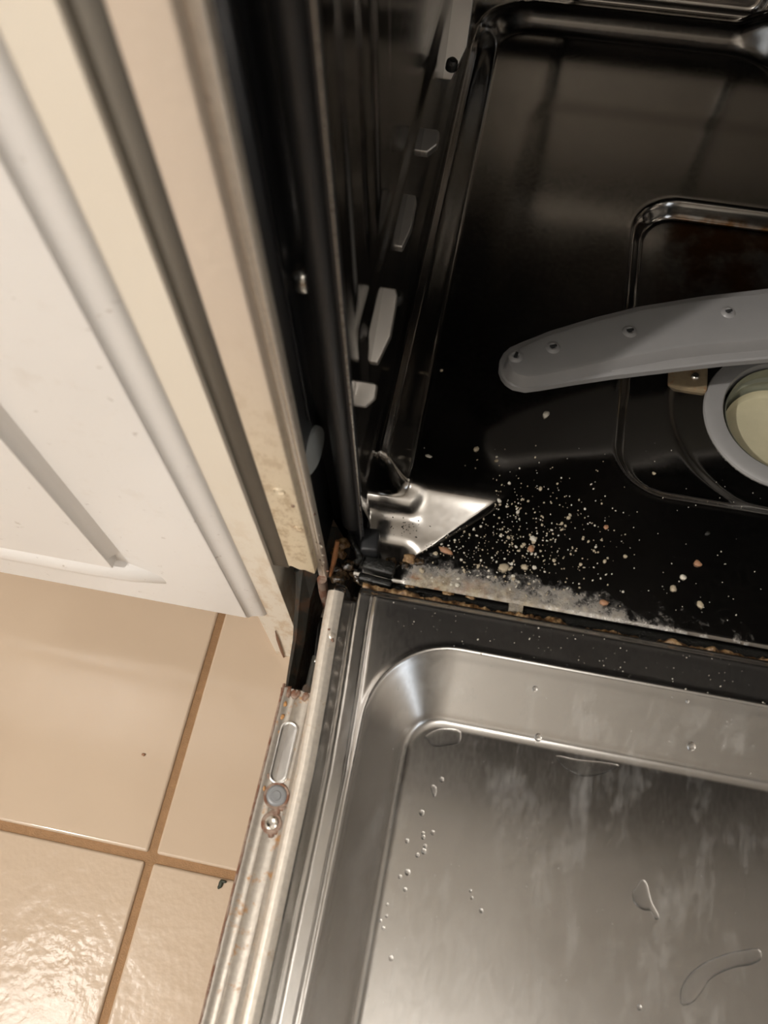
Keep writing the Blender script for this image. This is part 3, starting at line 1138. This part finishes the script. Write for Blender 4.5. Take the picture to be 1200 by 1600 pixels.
def cap(bm, ring):
    # blade-wise strips: first half is f1 (upper edge hub->tip, then lower edge tip->hub)
    n = n1
    for off in (0, n):
        r = ring[off:off + n]
        i, j = 0, n - 1
        while j - i > 1:
            if j - i == 2:
                bm.faces.new([r[i], r[i + 1], r[j]])
                break
            bm.faces.new([r[i], r[i + 1], r[j - 1], r[j]])
            i += 1
            j -= 1
    bm.faces.new([ring[0], ring[n - 1], ring[n], ring[2 * n - 1]])


cap(bm, L[-1])
cap(bm, L[0])
bmesh.ops.recalc_face_normals(bm, faces=bm.faces)
arm = from_bm('arm_blade', bm, GREYPLASTIC, spray, True, math.radians(28))
for px, py, rot in ((806, 557, 1.2), (864, 543, .25), (984, 518, .2), (1138, 488, .2)):
    p = at_z(px, py, AZ)
    nz = lathe('jet_nozzle', [(.0012, .0007), (.0022, .0012), (.0034, .0009), (.0044, -.0001)], (p[0], p[1], AZ), (0, 0, 1), GREYPLASTIC, spray, 22)
    ca, sa = math.cos(rot), math.sin(rot)
    bm = box_bm(-.0022, .0022, -.0009, .0009, 0, .0014, .0003, 1)
    bmesh.ops.rotate(bm, verts=bm.verts, cent=(0, 0, 0), matrix=Matrix.Rotation(rot + .2, 3, 'Z'))
    for v in bm.verts:
        v.co += Vector((p[0], p[1] + .0004, AZ))
    so = from_bm('jet_slot', bm, SLOT, nz)
lathe('hub', [(0, .008), (.010, .008), (.014, .005), (.018, 0), (.018, -.014), (.012, -.016), (.012, -.068)], (HUB[0], HUB[1], AZ), (0, 0, 1), GREYPLASTIC, spray, 40)

# ------------------------------------------------------------------ filter in the sump
fz = .1655
flt = empty('drain_filter', (FC[0], FC[1], .12))
tag(flt, 'round grey drain filter with yellowed cup under the spray arm', 'filter')
lathe('filter_rim', [(.0400, -.012), (.0405, .0015), (.0415, .0030), (.0500, .0034), (.0525, .0020), (.0535, -.0010), (.0535, -.006)], (FC[0], FC[1], fz), (0, 0, 1), FILTERGREY, flt, 72)
lathe('filter_wall', [(.0392, .000), (.0392, -.010), (.0372, -.012), (.0368, -.020), (.0350, -.022)], (FC[0] + .001, FC[1], fz), (0, 0, 1), FILTERSIDE, flt, 72)
lathe('filter_cup', [(.0352, -.018), (.0345, -.0225), (.033, -.024), (.0, -.0245)], (FC[0] + .001, FC[1] - .001, fz), (0, 0, 1), FILTERCREAM, flt, 72)
# bracket with a screw beside the filter
p = at_z(1072, 588, .168)
tb = box('filter_bracket', p[0] - .012, p[0] + .014, p[1] - .010, p[1] + .010, .160, .1695, rusty('brown_stained_bracket', (.26, .20, .12), .45, .3, .3), dw, .002)
p = at_z(1086, 588, .1695)
lathe('bracket_screw', [(0, .0016), (.0020, .0016), (.0030, .0006), (.0032, -.001)], tuple(p), (0, 0, 1), SCREW, tb, 18)

# ------------------------------------------------------------------ crumbs
def ico(sub=1):
    bm = bmesh.new()
    bmesh.ops.create_icosphere(bm, subdivisions=sub, radius=1.0)
    V = np.array([v.co[:] for v in bm.verts])
    F = [[v.index for v in f.verts] for f in bm.faces]
    bm.free()
    return V, F


IV, IF = ico(1)


def scatter(name, mat, pts, sizes, fn, lab, sink=.35):
    verts, faces = [], []
    for (px, py), s_ in zip(pts, sizes):
        p = on_surface(px, py, fn, ZF)
        k = rng.uniform(.6, 1.35, 3) * s_
        ang = rng.uniform(0, 6.28)
        V = IV * (1 + .35 * (rng.random((len(IV), 1)) - .5)) * k * np.array([1, 1, .7])
        V = np.stack([V[:, 0] * math.cos(ang) - V[:, 1] * math.sin(ang), V[:, 0] * math.sin(ang) + V[:, 1] * math.cos(ang), V[:, 2]], 1)
        z = float(fn(np.array([p[0]]), np.array([p[1]]))[0])
        o = len(verts)
        verts += [tuple(v) for v in V + np.array([p[0], p[1], z + s_ * sink])]
        faces += [tuple(o + i for i in f) for f in IF]
    o = from_data(name, verts, faces, mat, None, False)
    return tag(o, lab, 'crumbs', None, 'stuff')


pts, sz = [], []
for _ in range(760):                         # the dense drift by the corner
    x, y = rng.normal(805, 85), rng.normal(848, 58)
    if 640 < x < 1000 and 690 < y < 930 + (x - 800) * .16 and not (x < 770 and y < 800 + (770 - x) * .5 and y > 750):
        pts.append((x, y))
        sz.append(float(rng.lognormal(-7.75, .5)))
pale_pts, pale_sz = pts[::3], sz[::3]
scatter('crumb_scatter', CRUMB_TAN, [q for i, q in enumerate(pts) if i % 3], [q for i, q in enumerate(sz) if i % 3], tub_z, 'tan crumbs strewn thickly over the tub floor near the hinge corner')
for _ in range(170):
    x, y = rng.uniform(660, 1190), rng.uniform(680, 980)
    if y < 920 + (x - 800) * .16 and (y > 750 or rng.random() < .4) and not (x < 770 and 750 < y < 850):
        pale_pts.append((x, y))
        pale_sz.append(float(rng.lognormal(-8.0, .35)))
scatter('grit_scatter', CRUMB_PALE, pale_pts, pale_sz, tub_z, 'fine pale grit spread over the dark tub floor')
lp, ls = [], []
for _ in range(110):
    x = rng.uniform(600, 1195)
    y = 935 + (x - 600) * .176 + rng.uniform(2, 62)
    if not (x < 720 and y > 1000 - (720 - x) * .1):
        lp.append((x, y))
        ls.append(float(rng.lognormal(-8.45, .4)))
scatter('splash_specks', CRUMB_PALE, lp, ls, lambda X, Y: door_z(X, Y), 'tiny white specks dried on the dark upper ledge of the door', .1)
bp = [(rng.normal(632, 16), rng.normal(824, 9)) for _ in range(42)]
scatter('speck_scatter', CRUMB_DARK, bp, [float(rng.lognormal(-8.1, .4)) for _ in bp], tub_z, 'black specks on the pressed steel corner beside the hinge')

big = [(853, 648, .0019, .0026, CRUMB_PALE, 'largest pale oval food grain, below the tip of the spray arm'),
       (670, 713, .0020, .0010, CRUMB_PALE, 'pale flat flake above the bright pressed corner of the tub'),
       (690, 579, .0011, .0009, CRUMB_TAN, 'tiny tan crumb left of the spray arm tip'),
       (776, 720, .0014, .0010, CRUMB_TAN, 'small tan crumb at the top of the crumb drift'),
       (1090, 881, .0024, .0020, CRUMB_BROWN, 'reddish brown crumb towards the front of the tub at the right'),
       (1067, 902, .0018, .0016, CRUMB_PALE, 'pale yellow crumb just in front of the reddish brown one'),
       (947, 824, .0013, .0013, CRUMB_BROWN, 'small pinkish brown crumb left of the sump edge'),
       (1105, 834, .0016, .0012, CRUMB_DARK, 'black crumb lying in front of the sump recess'),
       (697, 861, .0042, .0018, CRUMB_BROWN, 'long light brown food chip beside the rusty corner'),
       (682, 868, .0016, .0010, CRUMB_DARK, 'black burnt bit next to the long brown food chip'),
       (787, 888, .0032, .0026, CRUMB_TAN, 'broad tan food flake in the crumb drift above the hinge slots'),
       (830, 858, .0018, .0022, CRUMB_BROWN, 'brownish crumb at the right of the crumb drift'),
       (820, 886, .0020, .0016, CRUMB_TAN, 'tan crumb right of the broad food flake'),
       (943, 942, .0030, .0016, CRUMB_BROWN, 'brown smear of food on the front lip of the tub'),
       (1052, 920, .0016, .0020, CRUMB_TAN, 'grey tan crumb pair left of the pale yellow crumb'),
       (1094, 945, .0016, .0026, CRUMB_TAN, 'upright tan crumb near the front lip at the right'),
       (1022, 740, .0013, .0011, CRUMB_TAN, 'orange tan crumb inside the sump recess')]
for k, (px, py, sx_, sy_, mt, lab) in enumerate(big):
    p = on_surface(px, py, tub_z, ZF)
    hh = min(sx_, sy_) * .6
    o = lump('food_crumb', (0, 0, 0), (sx_, sy_, hh), mt, None, k + 200, 2, .35)
    o.location = (p[0], p[1], p[2] + hh * .55)
    o.rotation_euler = (0, 0, [-.25, -.1, .3, .6][k % 4])
    tag(o, lab, 'crumb', 'loose crumbs in the tub')

# ------------------------------------------------------------------ water on the door
def puddle(name, outline, height, lab, group=None, z_hint=ZD - BD):
    P = [on_surface(x, y, door_z, z_hint) for x, y in outline]
    # smooth the outline
    Q = []
    n = len(P)
    for i in range(n):
        a, b, c_, d_ = P[i - 1], P[i], P[(i + 1) % n], P[(i + 2) % n]
        for t in (0, .25, .5, .75):
            Q.append(.5 * (2 * b + (c_ - a) * t + (2 * a - 5 * b + 4 * c_ - d_) * t * t + (3 * b - a - 3 * c_ + d_) * t ** 3))
    Q = np.array(Q)
    c0 = Q.mean(0)
    bm = bmesh.new()
    rings = []
    for s_, h in ((1.0, -.0002), (.985, .35), (.93, .68), (.82, .88), (.6, 1.0), (.3, 1.0)):
        ring = []
        for q in Q:
            w_ = c0 + (q - c0) * s_
            z = float(door_z(np.array([w_[0]]), np.array([w_[1]]))[0])
            ring.append(bm.verts.new((w_[0], w_[1], z + (h * height if h > 0 else h))))
        rings.append(ring)
    for A, B in zip(rings[:-1], rings[1:]):
        for k in range(len(A)):
            l_ = (k + 1) % len(A)
            bm.faces.new([A[k], A[l_], B[l_], B[k]])
    z = float(door_z(c0[0], c0[1]))
    top = bm.verts.new((c0[0], c0[1], z + height))
    for k in range(len(rings[-1])):
        bm.faces.new([rings[-1][k], rings[-1][(k + 1) % len(Q)], top])
    bm.faces.new(rings[0][::-1])
    bmesh.ops.recalc_face_normals(bm, faces=bm.faces)
    o = from_bm(name, bm, WATER, None)
    tag(o, lab, 'water', group)
    return o


puddle('water_puddle', [(1002, 1374), (1010, 1378), (1015, 1396), (1019, 1410), (1030, 1432), (1024, 1437), (1016, 1424), (1004, 1422), (990, 1410), (988, 1394), (994, 1386)], .0008,
       'leaf-shaped puddle of water on the floor of the door panel')
def streak(name, spine, height, lab):
    rows = []
    ctrl = [np.array([x, y, w_], float) for x, y, w_ in spine]
    path = []
    for i in range(len(ctrl) - 1):
        p0, p1, p2, p3 = ctrl[max(i - 1, 0)], ctrl[i], ctrl[i + 1], ctrl[min(i + 2, len(ctrl) - 1)]
        for t in np.linspace(0, 1, 7)[:-1]:
            path.append(.5 * (2 * p1 + (p2 - p0) * t + (2 * p0 - 5 * p1 + 4 * p2 - p3) * t * t + (3 * p1 - p0 - 3 * p2 + p3) * t ** 3))
    path.append(ctrl[-1])
    C3 = [on_surface(q[0], q[1], door_z, ZD - BD) for q in path]
    W3 = [max(.00005, q[2] / 2700.0) for q in path]
    bm = bmesh.new()
    K = 9
    for i, (c_, w_) in enumerate(zip(C3, W3)):
        t_ = C3[min(i + 1, len(C3) - 1)] - C3[max(i - 1, 0)]
        n_ = np.array([-t_[1], t_[0]]) / max(np.hypot(t_[0], t_[1]), 1e-9)
        row = []
        for k in range(K):
            u_ = -1 + 2 * k / (K - 1)
            x, y = c_[0] + n_[0] * u_ * w_, c_[1] + n_[1] * u_ * w_
            row.append(bm.verts.new((x, y, float(door_z(x, y)) - .00015 + height * min(1, w_ / .0025) * (1 - u_ * u_) ** .6)))
        rows.append(row)
    for A, B in zip(rows[:-1], rows[1:]):
        for k in range(K - 1):
            bm.faces.new([A[k], A[k + 1], B[k + 1], B[k]])
        bm.faces.new([A[K - 1], A[0], B[0], B[K - 1]])
    bm.faces.new(rows[0])
    bm.faces.new(rows[-1])
    bmesh.ops.recalc_face_normals(bm, faces=bm.faces)
    return tag(from_bm(name, bm, WATER, None), lab, 'water')


streak('water_puddle', [(1190, 1490, 3), (1184, 1491, 8), (1168, 1496, 10), (1145, 1500, 10), (1120, 1509, 10), (1100, 1521, 11), (1085, 1538, 13), (1074, 1556, 11), (1066, 1570, 3)], .0006,
       'long curved streak of water at the lower right of the door panel')
puddle('water_puddle', [(664, 1150), (684, 1139), (712, 1138), (721, 1146), (718, 1160), (700, 1165), (680, 1167), (668, 1158)], .0008,
       'small puddle in the back left corner of the door basin')
puddle('water_puddle', [(868, 1180), (900, 1186), (940, 1190), (968, 1196), (945, 1208), (915, 1214), (890, 1206), (876, 1194)], .0006,
       'wide half-round puddle against the back slope of the door basin')
puddle('water_puddle', [(676, 1226), (682, 1230), (682, 1240), (678, 1246), (674, 1238), (673, 1230)], .0007, 'short trickle among the drops near the basin corner')

drops = [(690, 1218, 3), (659, 1270, 3.4), (661, 1302, 2.2), (661, 1308, 2.6), (676, 1301, 2.8), (664, 1322, 2.4), (662, 1330, 3.2), (652, 1336, 2.6), (636, 1314, 2.6), (637, 1363, 3.4), (625, 1370, 2.4), (633, 1390, 2.4), (611, 1497, 2.8),
         (752, 1423, 2.4), (605, 1413, 1.8), (604, 1431, 1.8), (594, 1438, 2), (599, 1450, 2), (735, 1392, 1.8), (737, 1403, 1.8), (841, 1152, 5), (1080, 1166, 5.5), (836, 1076, 3.4), (1074, 1096, 2.2), (999, 1574, 2.8)]
dropmesh = None
ROW = {4: 'rightmost bead at the top of the cluster below the short trickle', 2: 'upper bead of the topmost close pair in the cluster', 3: 'lower bead of the topmost close pair in the cluster', 8: 'faint bead by itself left of the cluster',
       5: 'upper bead of the lower close pair in the cluster', 6: 'larger lower bead of the lower close pair in the cluster', 7: 'last bead at the bottom left of the cluster', 9: 'largest bead below the cluster, ringed like an eye',
       10: 'small bead left of the ringed bead below the cluster', 11: 'bead standing alone under the ringed bead', 18: 'upper of two grey specks of water in the middle of the basin floor', 19: 'lower of two grey specks of water in the middle of the basin floor',
       14: 'topmost of the four dark beads along the foot of the left slope', 15: 'second of the four dark beads along the foot of the left slope', 16: 'third of the four dark beads, lying on the left slope itself', 17: 'lowest of the four dark beads along the foot of the left slope'}
labs = {20: 'round water drop at the foot of the back slope below a dried run', 21: 'crescent-shaped water drop on the back slope of the basin at the right', 22: 'water drop high on the back slope of the basin', 23: 'tiny twin drop just below the rim of the basin at the right',
        24: 'glinting drop alone near the bottom of the photo at the right', 12: 'single drop low on the basin floor near its left edge', 13: 'lone drop in the middle of the basin floor right of the bead row', 0: 'uppermost drop near the short trickle', 1: 'drop a little below the short trickle'}
for k, (px, py, r) in enumerate(drops):
    p = on_surface(px, py, door_z, ZD - BD)
    if dropmesh is None:
        o = lathe('water_drop', [(0, -.05), (.96, -.05), (1.0, .05), (.95, .28), (.78, .52), (.5, .68), (.25, .75), (0, .77)], (0, 0, 0), (0, 0, 1), WATER, None, 20, math.radians(80))
        dropmesh = o.data
    else:
        o = link('water_drop', dropmesh, None, None, False)
    rad = r * 1.15 / 2700.0
    o.scale = (rad, rad * 1.15, rad * .8)
    o.location = tuple(p)
    e = .0004
    gx = float(door_z(p[0] + e, p[1]) - door_z(p[0] - e, p[1])) / (2 * e)
    gy = float(door_z(p[0], p[1] + e) - door_z(p[0], p[1] - e)) / (2 * e)
    o.rotation_mode = 'QUATERNION'
    o.rotation_quaternion = Vector((0, 0, 1)).rotation_difference(Vector((-gx, -gy, 1)).normalized())
    tag(o, labs.get(k) or ROW[k], 'water drop', 'water drops on the door')

# ------------------------------------------------------------------ litter on the tiles
p = at_z(345, 1381, .0008)
bm = bmesh.new()
for dx, dy, sx_, sy_ in ((0, 0, .0016, .0030), (.0016, .0018, .0022, .0011), (-.0008, -.0022, .0010, .0014)):
    b2 = bmesh.new()
    bmesh.ops.create_icosphere(b2, subdivisions=2, radius=1)
    for v in b2.verts:
        v.co = Vector((v.co.x * sx_ + dx, v.co.y * sy_ + dy, v.co.z * .0007))
    me_ = bpy.data.meshes.new('scrap')
    b2.to_mesh(me_)
    b2.free()
    bm.from_mesh(me_)
o = from_bm('herb_scrap', bm, plain('dark_green_scrap', (.03, .035, .02), .6), None)
o.location = tuple(p)
tag(o, 'tiny dark green herb scrap on the tile beside the door edge', 'scrap')
p = at_z(224, 1179, .0006)
o = lump('dirt_speck', (0, 0, 0), (.0016, .0010, .0005), CRUMB_BROWN, None, 310, 2)
o.location = tuple(p)
tag(o, 'small brown speck alone on the big cream tile', 'speck')
